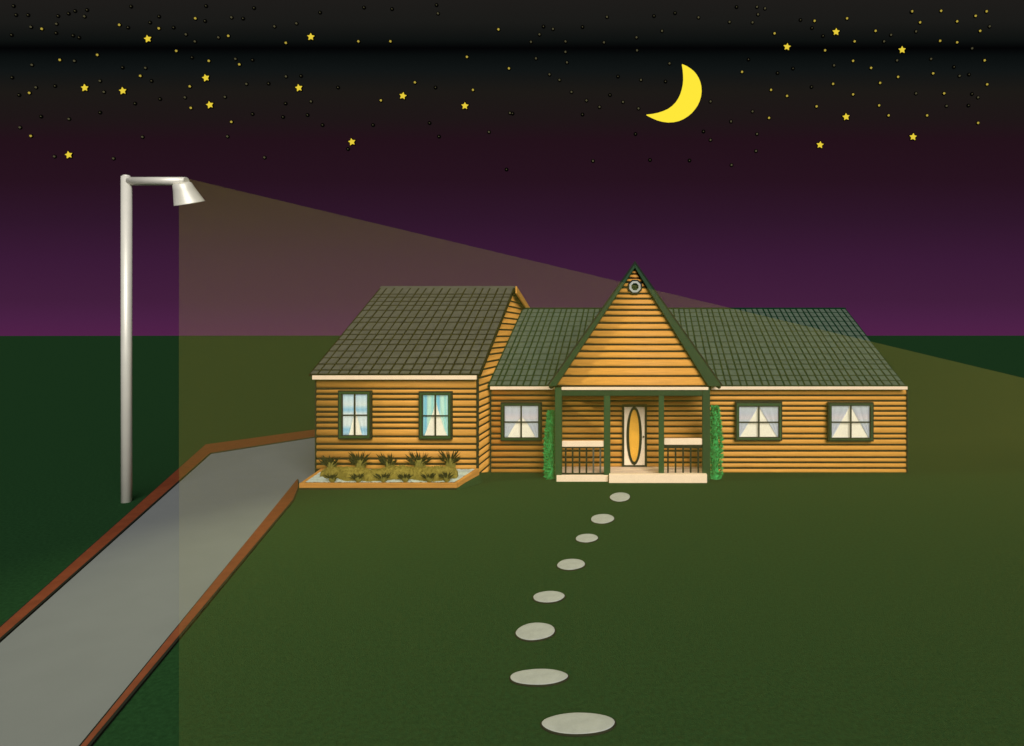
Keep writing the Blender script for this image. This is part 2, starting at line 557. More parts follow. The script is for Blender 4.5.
for xa, xb, n, yt, yb in ((562.2, 603.8, 6, 440.8, 446.6), (664.2, 702, 5, 438.2, 444.6)):
    x0, x1 = gx(xa, YP), gx(xb, YP)
    bm = new()
    box(bm, x0, x1, YP - 0.055, YP + 0.055, gh(yb, YP), gh(yt, YP))
    bevel(bm, 0.012, 2)
    rail = obj("railing", bm, M["peach"], house)
    bm = new()
    box(bm, x0, x1, YP - 0.02, YP + 0.03, gh(447.8, YP) - 0.01, gh(yb, YP) - 0.003)
    obj("rail_strip", bm, M["trim_dark"], rail)
    bm = new()
    box(bm, x0, x1, YP - 0.02, YP + 0.03, DECK + 0.001, DECK + 0.045)
    obj("rail_strip", bm, M["trim_dark"], rail)
    for k in range(n):
        x = x0 + (x1 - x0) * (k + 0.5) / n
        bm = new()
        box(bm, x - 0.026, x + 0.026, YP - 0.016, YP + 0.026, DECK + 0.047, gh(447.8, YP) - 0.012)
        obj("baluster", bm, M["trim_dark"] if k < n - 2 or n == 5 else M["brown_shingle"], rail)

# --- door
YD = YM - 0.07
dx0, dx1, dz0, dz1 = gx(622.2, YD), gx(647, YD), DECK, gh(404.6, YD)
bm = new()
fw = 0.065
for q in ((dx0, dx0 + fw, dz0, dz1), (dx1 - fw, dx1, dz0, dz1), (dx0 + fw, dx1 - fw, dz1 - fw, dz1)):
    box(bm, q[0], q[1], YD - 0.06, YD + 0.06, q[2], q[3])
box(bm, dx0 + fw, dx1 - fw, YD - 0.05, YD + 0.06, dz0, dz0 + 0.04)
bm2 = new()
box(bm2, dx0 + fw + .003, dx1 - fw - .003, YD - 0.02, YD + 0.03, dz0 + 0.043, dz1 - fw - .003)
bevel(bm2, 0.006, 1)
door = obj("door", bm2, M["door_paint"], house)
obj("door_frame", bm, M["trim_dark"], door)
cx, cz = (dx0 + dx1) / 2 - 0.01, (dz0 + dz1) / 2
ao, bo = gx(641.2, YD) - gx(633.5, YD), (dz1 - dz0) / 2 - 0.06
ai, bi = ao - 0.085, bo - 0.10
bm = new()
n = 48
for i in range(n):
    t, u = 2 * math.pi * i / n, 2 * math.pi * (i + 1) / n
    q = [(cx + math.cos(w) * a, cz + math.sin(w) * b) for w, a, b in ((t, ai, bi), (u, ai, bi), (u, ao, bo), (t, ao, bo))]
    hexa(bm, [(x, YD - 0.018, z) for x, z in q] + [(x, YD - 0.05, z) for x, z in q])
obj("oval_moulding", bm, M["trim_dark"], door)
bm = new()
prism(bm, [(cx + math.cos(2 * math.pi * i / n) * (ai - .002), YD - 0.019, cz + math.sin(2 * math.pi * i / n) * (bi - .002)) for i in range(n)], (0, -0.012, 0))
obj("oval_pane", bm, M["amber"], door)
bm = new()
bmesh.ops.create_uvsphere(bm, u_segments=12, v_segments=8, radius=0.028)
bmesh.ops.translate(bm, verts=bm.verts, vec=(dx1 - fw - 0.045, YD - 0.06, dz0 + 0.98))
tube(bm, (dx1 - fw - 0.045, YD - 0.05, dz0 + 0.98), (dx1 - fw - 0.045, YD - 0.02, dz0 + 0.98), 0.012, seg=10)
obj("door_knob", bm, M["trim_dark"], door)


# --- windows
def window(x0, y0, x1, y1, Y, drape, key="green_deep", head=None, fw=0.115, part=(0.0, 0.93, 1.05)):
    Yf = Y - 0.15
    X0, X1, Z0, Z1 = gx(x0, Yf), gx(x1, Yf), gh(y1, Yf), gh(y0, Yf)
    bm = new()
    hd = head or fw
    # outer dark edging, then the painted frame, then the inner dark bead
    for k, (o0, o1, fy, mi) in enumerate(((0.0, 0.040, Yf - .04, 1), (0.040, fw - 0.022, Yf - 0.055, 0), (fw - 0.022, fw, Yf - 0.03, 1))):
        t0, t1 = (o0, o1) if head is None else (o0 * hd / fw, o1 * hd / fw)
        a0, a1, b0, b1 = X0 + o0, X1 - o0, Z0 + o0, Z1 - t0
        w, wt = o1 - o0, t1 - t0
        box(bm, a0, a0 + w, fy, Yf + .085, b0, b1, mi)
        box(bm, a1 - w, a1, fy, Yf + .085, b0, b1, mi)
        box(bm, a0 + w, a1 - w, fy, Yf + .085, b0, b0 + w, mi)
        box(bm, a0 + w, a1 - w, fy, Yf + .085, b1 - wt, b1, mi)
    i0, i1, j0, j1 = X0 + fw, X1 - fw, Z0 + fw, Z1 - hd
    mxc, mzc = (i0 + i1) / 2, j0 + (j1 - j0) * 0.49
    box(bm, mxc - .025, mxc + .025, Yf - .026, Yf - .008, j0, j1, 1)
    box(bm, i0, mxc - .026, Yf - .024, Yf - .008, mzc - .022, mzc + .022, 1)
    box(bm, mxc + .026, i1, Yf - .024, Yf - .008, mzc - .022, mzc + .022, 1)
    bm3 = new()
    box(bm3, i0, i1, Yf - .004, Yf - .001, j0, j1)
    win = obj("window", bm3, M["glass"], house)
    obj("frame", bm, [M[key], M["trim_dark"]], win)
    bm = new()
    box(bm, i0, i1, Yf + .052, Yf + .059, j0, j1)
    obj("lit_room_panel", bm, M["lit_room_panel"], win)  # flat glowing backing in place of the lit room behind the curtains
    for s in (-1, 1):
        bm = new()
        nu, nv = 15, 14
        grid = []
        ph = random.random() * 6
        for v in range(nv + 1):
            t = v / nv
            edge = 0.02 + part[1] * max(0, (t - part[0]) / (1 - part[0])) ** part[2]
            half = (i1 - i0) / 2
            inner = edge * half
            row = []
            for u in range(nu + 1):
                w = u / nu
                x = mxc + s * (inner + (half - inner - .002) * w)
                y = Yf + 0.028 + 0.009 * math.sin(w * 15 + ph) + 0.004 * math.sin(w * 31 + t * 3)
                row.append(bm.verts.new((x, y, j1 - (j1 - j0) * t)))
            grid.append(row)
        for v in range(nv):
            for u in range(nu):
                f = bm.faces.new([grid[v][u], grid[v][u + 1], grid[v + 1][u + 1], grid[v + 1][u]])
                f.smooth = True
        bmesh.ops.solidify(bm, geom=list(bm.faces), thickness=0.004)
        obj("curtain", bm, M[drape], win)
    return win


window(338.5, 390.5, 371.3, 439, YG, "drape_blue", "green", part=(0.35, 0.50, 1.2))
window(419, 391.3, 452, 439.4, YG, "drape_aqua", "green", part=(0.12, 0.88, 1.25))
window(500.8, 402.3, 541.8, 441, YM, "drape_grey", "green_deep", part=(0.38, 0.80, 0.75))
window(735.6, 401.4, 782, 440.6, YM, "drape_grey", "green", head=0.17)
window(828, 402.2, 873.3, 441.3, YM, "drape_grey", "green_deep")

# ------------------------------------------------------------------ shrubs beside the porch
def porch_shrub(x0, x1, ytop, ybase, Y, label, lean):
    base = at((x0 + x1) / 2, ybase, Y)
    base.z = 0
    H = gh(ytop, Y)
    rad = gx(x1, Y) - gx(x0, Y)
    rad *= 0.5
    t = thing("shrub", label, "shrub", base, "bright green shrubs beside the porch")
    bm = new()
    # leafy column: dense short sprays over a narrow core
    core = []
    for k in range(13):
        f = k / 12
        r = rad * 0.80 * (0.92 if f < .1 else 1) * (1 - max(0, f - .55) ** 1.6 * 1.9) * (0.8 + .2 * math.sin(f * 17 + lean))
        core.append((f * H * 0.97, max(0.02, r)))
    rings = []
    for z, r in core:
        rings.append([bm.verts.new((base.x + math.cos(a) * r * random.uniform(.9, 1.1), base.y + math.sin(a) * r * random.uniform(.9, 1.1), z))
                      for a in (2 * math.pi * i / 14 for i in range(14))])
    for a, b in zip(rings[:-1], rings[1:]):
        for i in range(14):
            bm.faces.new([a[i], a[(i + 1) % 14], b[(i + 1) % 14], b[i]])
    for _ in range(2600):
        f = random.random() ** 0.9
        r = rad * (1 - max(0, f - .5) ** 1.6 * 2.0)
        a = random.uniform(0, 2 * math.pi)
        q = Vector((base.x + math.cos(a) * r * random.uniform(.6, .95), base.y + math.sin(a) * r * random.uniform(.6, .95), f * H * 0.97))
        d = Vector((math.cos(a), math.sin(a), random.uniform(-0.1, 1.2)))
        leaf(bm, q, d, random.uniform(.05, .11), random.uniform(.012, .022))
    obj("foliage", bm, M["shrub"], t)
    bm = new()
    tube(bm, (base.x, base.y, -0.02), (base.x, base.y, H * 0.6), 0.03, 0.012, seg=8)
    obj("stem", bm, M["stem"], t)


porch_shrub(544.8, 557.5, 409, 479, 18.82, "bright green columnar shrub between square window and porch, beside its first post", 0.3)
porch_shrub(708.2, 722, 404, 479, 18.82, "bright green columnar shrub against porch corner post, on the long window wall side", 1.7)

# ------------------------------------------------------------------ raised bed
YF, YB = 17.42, YG - 0.075
H0, H1 = 0.20, gh(468.3, YB)
FL, FR = gx(299, YF), gx(457, YF)
BL, BR = gx(321, YB), gx(479.5, YB)
bed = thing("raised_bed", "timber edged raised bed of pale gravel against the tall wing", "flower bed", ((FL + FR) / 2, YF, 0))


def bed_h(Y):
    return H0 + (H1 - H0) * (Y - YF) / (YB - YF)


bm = new()
hexa(bm, [(FL, YF, 0.055), (FR, YF, 0.055), (FR, YF + .09, 0.055), (FL, YF + .09, 0.055), (FL, YF, H0), (FR, YF, H0), (FR, YF + .09, H0), (FL, YF + .09, H0)])
bevel(bm, 0.01, 1)
obj("board", bm, M["timber"], bed)
for a, b, s in ((FL, BL, 1), (FR, BR, -1)):
    w = 0.115 * s
    bm = new()
    y0 = YF + .092
    hexa(bm, [(a, y0, 0), (a + w, y0, 0), (b + w, YB, 0), (b, YB, 0), (a, y0, H0 - .002), (a + w, y0, H0 - .002), (b + w, YB, H1), (b, YB, H1)])
    bevel(bm, 0.01, 1)
    obj("board", bm, M["timber"], bed)
bm = new()
hexa(bm, [(FL + .01, YF + .012, 0), (FR - .01, YF + .012, 0), (FR - .01, YF + .08, 0), (FL + .01, YF + .08, 0), (FL + .01, YF + .012, 0.052), (FR - .01, YF + .012, .052), (FR - .01, YF + .08, .052), (FL + .01, YF + .08, .052)])
obj("sill_beam", bm, M["chink"], bed)
bm = new()
nu, nv = 120, 24
gr = []
for v in range(nv + 1):
    y = YF + .094 + (YB - YF - .096) * v / nv
    k = v / nv
    xa, xb = FL + (BL - FL) * k + .117, FR + (BR - FR) * k - .117
    gr.append([bm.verts.new((xa + (xb - xa) * u / nu, y, bed_h(y) - 0.03 + random.uniform(0, .018))) for u in range(nu + 1)])
for v in range(nv):
    for u in range(nu):
        bm.faces.new([gr[v][u], gr[v][u + 1], gr[v + 1][u + 1], gr[v + 1][u]])
obj("gravel", bm, M["gravel"], bed)


def bed_point(x, y):
    """Where the picture position (x, y) meets the sloping gravel."""
    lo, hi = YF, YB
    k = (PY - y) / F
    s = (H1 - H0) / (YB - YF)
    Y = (CAM_H - H0 + s * YF) / (s - k)
    Y = min(YB - .12, max(YF + .12, Y))
    return Vector((gx(x, Y), Y, bed_h(Y) - 0.02))


# low olive groundcover running along the bed
bm = new()
tops = [(321, 472), (326, 468.5), (334, 467.6), (345, 467), (358, 468), (368, 470.2), (378, 470), (388, 467.4), (400, 466.2), (411, 467.6), (422, 468), (434, 466.6), (446, 466), (455, 468), (457.5, 471.5)]
bots = [(323, 475.5), (330, 478), (338, 477), (348, 480.5), (360, 479.6), (372, 481), (386, 479.6), (398, 479), (410, 478.2), (424, 480), (436, 481), (446, 479.6), (454, 477.5)]


def lerp(pts, x):
    for (a, ya), (b, yb) in zip(pts[:-1], pts[1:]):
        if x <= b:
            return ya + (yb - ya) * max(0, (x - a) / (b - a))
    return pts[-1][1]


secs = []
for i in range(70):
    x = 321 + 136.5 * i / 69
    e = math.sin(math.pi * min(1, max(0, (i + .8) / 70.6)))
    yb, yt = lerp(bots, x), lerp(tops, x)
    f = bed_point(x, yb)
    Yback = f.y + 0.42 * (e ** .5) + 0.04
    ht = gh(yt, (f.y + Yback) / 2 + 0.03)
    sec = []
    for j in range(9):
        a = math.pi * j / 8
        yy = (f.y + Yback) / 2 - math.cos(a) * (Yback - f.y) / 2
        zz = bed_h(yy) - 0.03 + math.sin(a) * max(0.03, ht - bed_h((f.y + Yback) / 2) + 0.03)
        sec.append(Vector((gx(x, (f.y + Yback) / 2), yy, zz)))
    secs.append(sec)
vv = [[bm.verts.new(p + Vector((0, random.uniform(-.012, .012), random.uniform(-.012, .012)))) for p in s] for s in secs]
for a, b in zip(vv[:-1], vv[1:]):
    for j in range(8):
        bm.faces.new([a[j], a[j + 1], b[j + 1], b[j]])
bm.faces.new(vv[0])
bm.faces.new(list(reversed(vv[-1])))
for _ in range(3000):
    i = random.randrange(69)
    j = random.randrange(8)
    p = secs[i][j].lerp(secs[i + 1][j + 1], random.random())
    a = math.pi * (j + .5) / 8
    d = Vector((random.uniform(-.7, .7), -math.cos(a) + random.uniform(-.5, .5), math.sin(a) + random.uniform(-.3, .3)))
    leaf(bm, p, d, random.uniform(.025, .05), random.uniform(.009, .016))
gc = obj("groundcover_plant", bm, M["hedge"])
settle(gc, (gx(389, 17.8), 17.8, bed_h(17.8)))
tag(gc, "low olive groundcover spreading in a long wavy mound along the gravel bed", "plant")


def tuft(x, ybase, ytop, wpx, label, group, n=26, back=True):
    p = bed_point(x, ybase)
    if back:
        p = Vector((gx(x, YB - .13), YB - .13, bed_h(YB - .13) - .03))
    Y = p.y
    H = (gh(ytop, Y) - p.z) * 1.06
    wpx *= 1.2
    Wd = gx(x + wpx / 2, Y) - gx(x, Y)
    t = thing("spiky_plant", label, "plant", p, group)
    bm = new()
    core = []
    for k in range(6):
        f = k / 5
        core.append((f * H * 0.55, Wd * (0.30 + 0.22 * math.sin(f * math.pi * .8))))
    rings = [[bm.verts.new((p.x + math.cos(2 * math.pi * i / 9) * r * random.uniform(.85, 1.15), p.y + math.sin(2 * math.pi * i / 9) * r * .8, p.z + z)) for i in range(9)] for z, r in core]
    for a, b in zip(rings[:-1], rings[1:]):
        for i in range(9):
            bm.faces.new([a[i], a[(i + 1) % 9], b[(i + 1) % 9], b[i]])
    bm.faces.new(rings[-1])
    obj("stem", bm, M["stem"], t)
    bm = new()
    for k in range(n):
        a = R(random.uniform(-80, 80))
        az = random.uniform(0, 2 * math.pi)
        d = Vector((math.sin(a), 0.45 * math.sin(az) * abs(math.sin(a)) - .1, math.cos(a) + 0.25)).normalized()
        st = p + Vector((d.x * Wd * .35, -Wd * random.uniform(.1, .5), H * random.uniform(.28, .5)))
        reach = min(Wd / max(.15, abs(d.x)), (H - (st.z - p.z)) / max(.2, d.z)) * random.uniform(.75, 1.05)
        leaf(bm, st, d, reach, random.uniform(.022, .034) * (1.0 if back else .8), bend=random.uniform(-.15, .15))
    obj("leaf_blades", bm, M["blade"], t)


bg, fg = "spiky plants along the back of the bed", "small spiky plants along the front of the bed"
for x, yt, w, lb in ((332, 455, 15, "dark spiky plant under the blue curtained window, nearest the driveway end of the back row"),
                     (361, 451, 17, "tall dark spiky plant against the siding, second from the driveway end"),
                     (389.5, 453, 15, "lopsided dark spiky plant leaning one way, middle of the five against the siding"),
                     (420, 451, 18, "wide fan shaped spiky plant against the siding, under the aqua curtained window"),
                     (450.5, 449, 16, "tallest dark spiky plant, against the siding at the porch end of the bed")):
    tuft(x, 467, yt, w, lb, bg, n=32)
for x, yb, yt, w, lb in ((332.5, 483, 473.5, 12, "small spiky plant at the driveway corner of the bed, in front of the groundcover"),
                         (358.5, 483, 473, 12, "small spiky plant by the front board, second from the driveway corner"),
                         (383.5, 483, 472.5, 12, "small spiky plant by the front board, third from the driveway corner"),
                         (405.5, 483, 473, 12, "small bushy spiky plant by the front board, third from the porch corner"),
                         (429.5, 483, 472.5, 13, "small thin spiky plant by the front board, second from the porch corner"),
                         (447, 482.5, 471, 11, "small upright spiky plant at the porch corner of the bed, in front of the groundcover")):
    tuft(x, yb, yt, w, lb, fg, n=26, back=False)

# ------------------------------------------------------------------ setting: ground, driveway, kerbs
def structure(o):
    o["kind"] = "structure"
    return o


bm = new()
xs = [-3000, -200, -60, -25, -12, 0, 12, 25, 60, 200, 3000]
yy = [-60, 0, 6, 12, 20, 35, 70, 200, 800, 4500]
gv = [[bm.verts.new((x, y, 0)) for x in xs] for y in yy]
for j in range(len(yy) - 1):
    for i in range(len(xs) - 1):
        bm.faces.new([gv[j][i], gv[j][i + 1], gv[j + 1][i + 1], gv[j + 1][i]])
structure(obj("lawn_ground", bm, M["grass"]))

DH = 0.012
inner_l = [(-420, 1037), (0, 643), (211, 454), (316, 437.5), (352, 432)]
outer_l = [(-452, 1037), (0, 628.5), (205, 445.5), (316, 430.2), (352, 425)]
inner_r = [(-120, 990), (86, 740), (298.5, 480.5)]
outer_r = [(-104, 990), (97.5, 740), (294, 501), (299.5, 487.5)]
bm = new()
pl = [ground(x, y, DH) for x, y in inner_l] + [ground(352, 440, DH), ground(330, 470, DH), ground(322, 481, DH), ground(300, 489, DH)] + [ground(x, y, DH) for x, y in reversed(inner_r)]
bm.faces.new([bm.verts.new(p) for p in pl])
structure(obj("driveway", bm, M["concrete"]))


def kerb(outer, inner):
    KH = 0.05
    bm = new()
    bp = [ground(x, y, 0) for x, y in outer] + [ground(x, y, 0) for x, y in reversed(inner)]
    n = len(bp)
    area = sum(bp[i].x * bp[(i + 1) % n].y - bp[(i + 1) % n].x * bp[i].y for i in range(n))
    sg = 1 if area > 0 else -1

    def inset(d):
        out = []
        for i in range(n):
            a, b, c = bp[i - 1], bp[i], bp[(i + 1) % n]
            e0, e1 = (b - a).normalized(), (c - b).normalized()
            n0, n1 = Vector((-e0.y, e0.x, 0)) * sg, Vector((-e1.y, e1.x, 0)) * sg
            m = (n0 + n1)
            m = m.normalized() if m.length > 0.2 else n0
            out.append(b + m * d / max(0.5, m.dot(n0)))
        return out
    up = Vector((0, 0, 1))
    rings = [[bm.verts.new(p - up * .03) for p in bp], [bm.verts.new(p + up * (KH - .015)) for p in bp],
             [bm.verts.new(p + up * (KH - .004)) for p in inset(0.028)], [bm.verts.new(p + up * KH) for p in inset(0.036)]]
    for k in range(3):
        for i in range(n):
            f = bm.faces.new([rings[k][i], rings[k][(i + 1) % n], rings[k + 1][(i + 1) % n], rings[k + 1][i]])
            f.material_index = 1 if k < 2 else 0
    bm.faces.new(rings[3])
    return structure(obj("kerb", bm, [M["brick"], M["stone_rim"]]))


kerb(outer_l, inner_l)
kerb(outer_r, inner_r)

# little grassy bank against the end of the raised bed and the wing's corner
bm = new()
line = []
for k in range(7):
    y = YF - 0.01 + (YB - YF + .01) * k / 6
    a = FR + (BR - FR) * max(0, y - YF) / (YB - YF)
    line.append((Vector((a - 0.03, y, max(0.02, bed_h(y) - 0.165))), Vector((a + 0.03 + 0.09 * k / 6, y - .08, -0.02))))
for k in range(1, 6):
    y = YB + (YM - .08 - YB) * k / 5
    line.append((Vector((GX1 - 0.02, y, 0.27 * (1 - k / 5) + 0.02)), Vector((GX1 + 0.13 + .02 * k, y - .08, -0.02))))
ra = [bm.verts.new(a) for a, b in line]
rc = [bm.verts.new(a.lerp(b, .5) + Vector((0.02, 0, 0.02))) for a, b in line]
rb = [bm.verts.new(b) for a, b in line]
for p, q in ((ra, rc), (rc, rb)):
    for k in range(len(p) - 1):
        bm.faces.new([p[k], p[k + 1], q[k + 1], q[k]])
structure(obj("lawn_bank", bm, M["grass"], smooth=True))

# ------------------------------------------------------------------ stepping stones
stones = [(620, 496.8, 20, 9, "small stepping stone right in front of the porch step"),
          (602.5, 518.5, 23, 9.5, "second stepping stone out from the porch step"),
          (586.8, 537.8, 22, 8.5, "small flat stepping stone, third out from the porch step"),
          (571, 564, 27.5, 11, "fourth stepping stone out from the porch step, halfway along the path"),
          (548.8, 596.3, 31, 11.5, "wide thin stepping stone, fifth out from the porch step"),
          (535.3, 631, 38.5, 17.5, "roundest stepping stone, sixth out from the porch step"),
          (538.8, 676.3, 57.5, 16, "long oval stepping stone, next to last on the path away from the porch"),
          (578.5, 722.8, 73, 21.5, "biggest stepping stone, at the lawn end of the path farthest from the porch")]
for x, y, w, h, lb in stones:
    SH = 0.024
    c = ground(x, y, SH)
    near, far = ground(x, y + h / 2, SH), ground(x, y - h / 2, SH)
    rx, ry = gx(x + w / 2, c.y) - c.x, (far.y - near.y) / 2
    cy = (far.y + near.y) / 2
    bm = new()
    n = 40
    ph = random.random() * 6
    wob = [1 + 0.009 * math.sin(3 * t + ph) + 0.009 * math.sin(5 * t + 2 * ph) for t in (2 * math.pi * i / n for i in range(n))]
    lv = [(0.018, -0.02), (0.018, 0.010), (0.006, SH - 0.008), (0.0, SH - .005), (-0.012, SH), (-0.10, SH + .003)]
    rg = [[bm.verts.new((math.cos(2 * math.pi * i / n) * (rx * wob[i] + s), math.sin(2 * math.pi * i / n) * (ry * wob[i] + s), z)) for i in range(n)] for s, z in lv]
    for k in range(len(rg) - 1):
        for i in range(n):
            bm.faces.new([rg[k][i], rg[k][(i + 1) % n], rg[k + 1][(i + 1) % n], rg[k + 1][i]]).material_index = 1 if k < 3 else 0
    bm.faces.new(rg[-1])
    o = obj("stepping_stone", bm, [M["stone"], M["stone_rim"]])
    o.location = (c.x, cy, 0)
    tag(o, lb, "stepping stone", "stepping stones from the lawn to the porch")

# ------------------------------------------------------------------ street lamp
YL = CAM_H * F / (502 - PY)
lx = gx(126.5, YL)
lamp = thing("street_lamp", "tall ivory metal street lamp with a bell shade, standing by the driveway", "street lamp", (lx, YL, 0))
top = gh(177, YL)
bm = new()
pr = 0.120
tube(bm, (lx, YL, -0.05), (lx, YL, top), pr, seg=40)
tube(bm, (lx, YL, top), (lx, YL, top + 0.05), pr * 1.0, pr * 0.55, seg=40)
obj("pole", bm, M["steel"], lamp)
bm = new()
az = gh(181.2, YL)
tube(bm, (lx + pr * .6, YL, az), (gx(186.5, YL), YL, az), 0.11, seg=32)
obj("arm", bm, M["steel"], lamp)
hx = gx(181.6, YL)
hp = Vector((hx, YL, gh(183, YL)))
tilt = Vector((0.15, 0.36, -1)).normalized()
bm = new()
u = Vector((1, 0, 0)) - tilt * tilt.x
u.normalize()
w = tilt.cross(u)
prof = [(0.02, 0.0), (0.19, 0.0), (0.22, 0.03), (0.25, 0.16), (0.355, 0.53), (0.37, 0.55), (0.34, 0.54), (0.25, 0.2), (0.2, 0.06), (0.02, 0.06)]
rg = [[bm.verts.new(hp + tilt * d + (u * math.cos(2 * math.pi * i / 40) + w * math.sin(2 * math.pi * i / 40)) * r) for i in range(40)] for r, d in prof]
for a, b in zip(rg[:-1], rg[1:]):
    for i in range(40):
        f = bm.faces.new([a[i], a[(i + 1) % 40], b[(i + 1) % 40], b[i]])
        f.smooth = True
shade = obj("lamp_shade", bm, M["steel"], lamp)
bm = new()
bmesh.ops.create_uvsphere(bm, u_segments=20, v_segments=12, radius=0.14)
bmesh.ops.translate(bm, verts=bm.verts, vec=hp + tilt * 0.30)
tube(bm, hp + tilt * 0.07, hp + tilt * 0.2, 0.06, seg=16)
obj("bulb", bm, M["bulb"], shade, smooth=True)

# ------------------------------------------------------------------ the lamp's beam, modelled as a wedge of yellow haze
Lp = at(180.5, 176.5, YL)
cam = Vector((0, 0, CAM_H))
Yn = 0.4
Np = cam.lerp(Lp, Yn / YL)
foot = Vector((gx(179, YL), YL, -0.4))
Lp2 = Vector((gx(179, YL), YL, Lp.z))
Np2 = cam.lerp(Lp2, Yn / YL)
Gn = Vector((Np2.x, Yn, -0.4))


def top_line_y(x):
    return 177 + 0.2402 * (x - 187)


Fx = 1010
Fy_ = top_line_y(Fx)
Yc = 27.0
Ft = at(Fx, Fy_, Yc)
Fp = Vector((Ft.x, Yc, -0.4))
# where the sloping top of the beam reaches the ground at the near end: solve y(x) at depth Yn
xg = 187 + ((CAM_H + 0.4) * F / Yn + PY - 177) / 0.2402
Rn = Vector((gx(xg, Yn), Yn, -0.4))
bm = new()
v = {k: bm.verts.new(p) for k, p in dict(L=Lp2, N=Np2, g=Gn, f=foot, F=Fp, T=Ft, R=Rn).items()}
for f in (("N", "L", "f", "g"), ("N", "R", "T", "L"), ("L", "T", "F", "f"), ("T", "R", "F"), ("N", "g", "R"), ("g", "f", "F", "R")):
    bm.faces.new([v[k] for k in f])
hz = bpy.data.materials.new("beam_shaped_haze")
hz.use_nodes = True
nt = hz.node_tree
nt.nodes.clear()
o_ = nt.nodes.new("ShaderNodeOutputMaterial")
pv = nt.nodes.new("ShaderNodeVolumePrincipled")
pv.inputs["Color"].default_value = (0.98, 0.88, 0.17, 1)  # beam's yellow is put into the haze colour, its edges into the mesh
pv.inputs["Density"].default_value = 0.0043
pv.inputs["Anisotropy"].default_value = 0.0
nt.links.new(pv.outputs[0], o_.inputs["Volume"])
ho = obj("haze", bm, hz)
ho["kind"] = "stuff"
ho["label"] = "pale yellow haze wedge shaped as the wide slanting beam of the street lamp"

# ------------------------------------------------------------------ moon and stars
YS = 1000.0
outer = [(418, 90), (462, 108), (500, 132), (535, 160), (562, 192), (584, 228), (600, 268), (610, 312), (613, 360), (608, 408), (596, 450), (576, 492), (550, 530), (518, 568), (480, 600), (436, 628), (390, 648), (336, 660), (280, 663), (224, 656), (170, 641), (116, 618)]
inner = [(65, 592), (124, 586), (180, 574), (232, 557), (280, 535), (320, 506), (355, 470), (380, 432), (400, 390), (415, 342), (426, 290), (431, 240), (430, 190), (426, 140)]
bm = new()
pts = [at(640 + a / 9.943, 55 + b / 9.943, YS) for a, b in outer + inner]
cen = sum(pts, Vector()) / len(pts)
prism(bm, pts, (0, 4, 0))
mo = obj("crescent_moon", bm, glow("moon_glow", lin((255, 232, 58)), 1.0))
settle(mo, cen)
tag(mo, "big yellow crescent moon hanging alone in the dark sky", "moon")

star_core = glow("star_glow", lin((232, 205, 60)), 1.0)
star_small = glow("small_star_glow", lin((178, 158, 62)), 1.0)
star_faint = glow("faint_star_glow", lin((78, 74, 52)), 1.0)
black = mat("star_rim", (0.0015, 0.0015, 0.0012), 1.0, 0.0, spec=0.0)
ppm = YS / F


def star_mesh(name, ro, rin, core, rim):
    bm = new()

    def shape(r0, r1):
        return [Vector((math.sin(math.pi * i / 5) * (r0 if i % 2 == 0 else r1) * ppm, 0, math.cos(math.pi * i / 5) * (r0 if i % 2 == 0 else r1) * ppm)) for i in range(10)]
    prism(bm, shape(ro + rim, rin + rim), (0, 1.0, 0), 1)
    prism(bm, [p + Vector((0, -1.2, 0)) for p in shape(ro, rin)], (0, 1.1, 0), 0)
    o = obj(name, bm, [core, black])
    me = o.data
    bpy.data.objects.remove(o)
    return me


big_me = star_mesh("star", 3.7, 1.9, star_core, 1.2)
small_me = star_mesh("star", 1.2, 0.85, star_small, 1.05)
faint_me = star_mesh("star", 1.0, 0.8, star_faint, 1.1)
dark_me = star_mesh("star", 0.45, 0.4, star_faint, 1.6)


def star(me, x, y, label, group, rot=0.0):
    o = bpy.data.objects.new("star", me)
    COL.objects.link(o)
    o.location = at(x, y, YS)
    o.rotation_euler = (0, rot, 0)
    tag(o, label, "star", group)


big = [(148, 39, "yellow five-pointed star high above the street lamp pole"),
       (311, 37, "yellow five-pointed star at the very top of the sky above the tall brown roof"),
       (85, 88, "leftmost of three yellow five-pointed stars in a row above the street lamp"),
       (123, 91, "yellow five-pointed star straight above the top of the lamp pole"),
       (206, 78, "upper of two close yellow five-pointed stars above the lamp shade"),
       (210, 105, "lower of two close yellow five-pointed stars above the lamp shade"),
       (299, 88, "yellow five-pointed star below the topmost one, on the lamp side of the moon"),
       (403, 96, "yellow five-pointed star midway between lamp and moon, above the tall wing's ridge end"),
       (465, 106, "yellow five-pointed star nearest the moon on its lamp side"),
       (352, 142, "lowest yellow five-pointed star between the lamp and the moon"),
       (69, 155, "low yellow five-pointed star beyond the lamp pole, leftmost in the sky"),
       (787, 47, "yellow five-pointed star nearest the moon on the side away from the lamp"),
       (836, 32, "highest yellow five-pointed star in the crowded corner beyond the moon"),
       (902, 50, "yellow five-pointed star high at the far right, above the end of the green roof"),
       (846, 117, "yellow five-pointed star right above the end of the green roof ridge"),
       (820, 145, "lowest yellow five-pointed star beyond the moon, above the green roof"),
       (913, 137, "rightmost low yellow five-pointed star, beyond the end of the house")]
for x, y, lb in big:
    star(big_me, x, y, lb, "big yellow stars", random.uniform(-.25, .25))
L_small = [(84, 58), (239, 50), (318, 57), (391, 37), (457, 72), (353, 102), (195, 110), (120, 120), (418, 122), (479, 129), (281, 152), (59, 186), (380, 173), (382, 216), (463, 244), (62, 272), (572, 86), (717, 83), (781, 83), (997, 59), (934, 114), (1018, 137), (830, 165), (946, 180), (762, 201)]
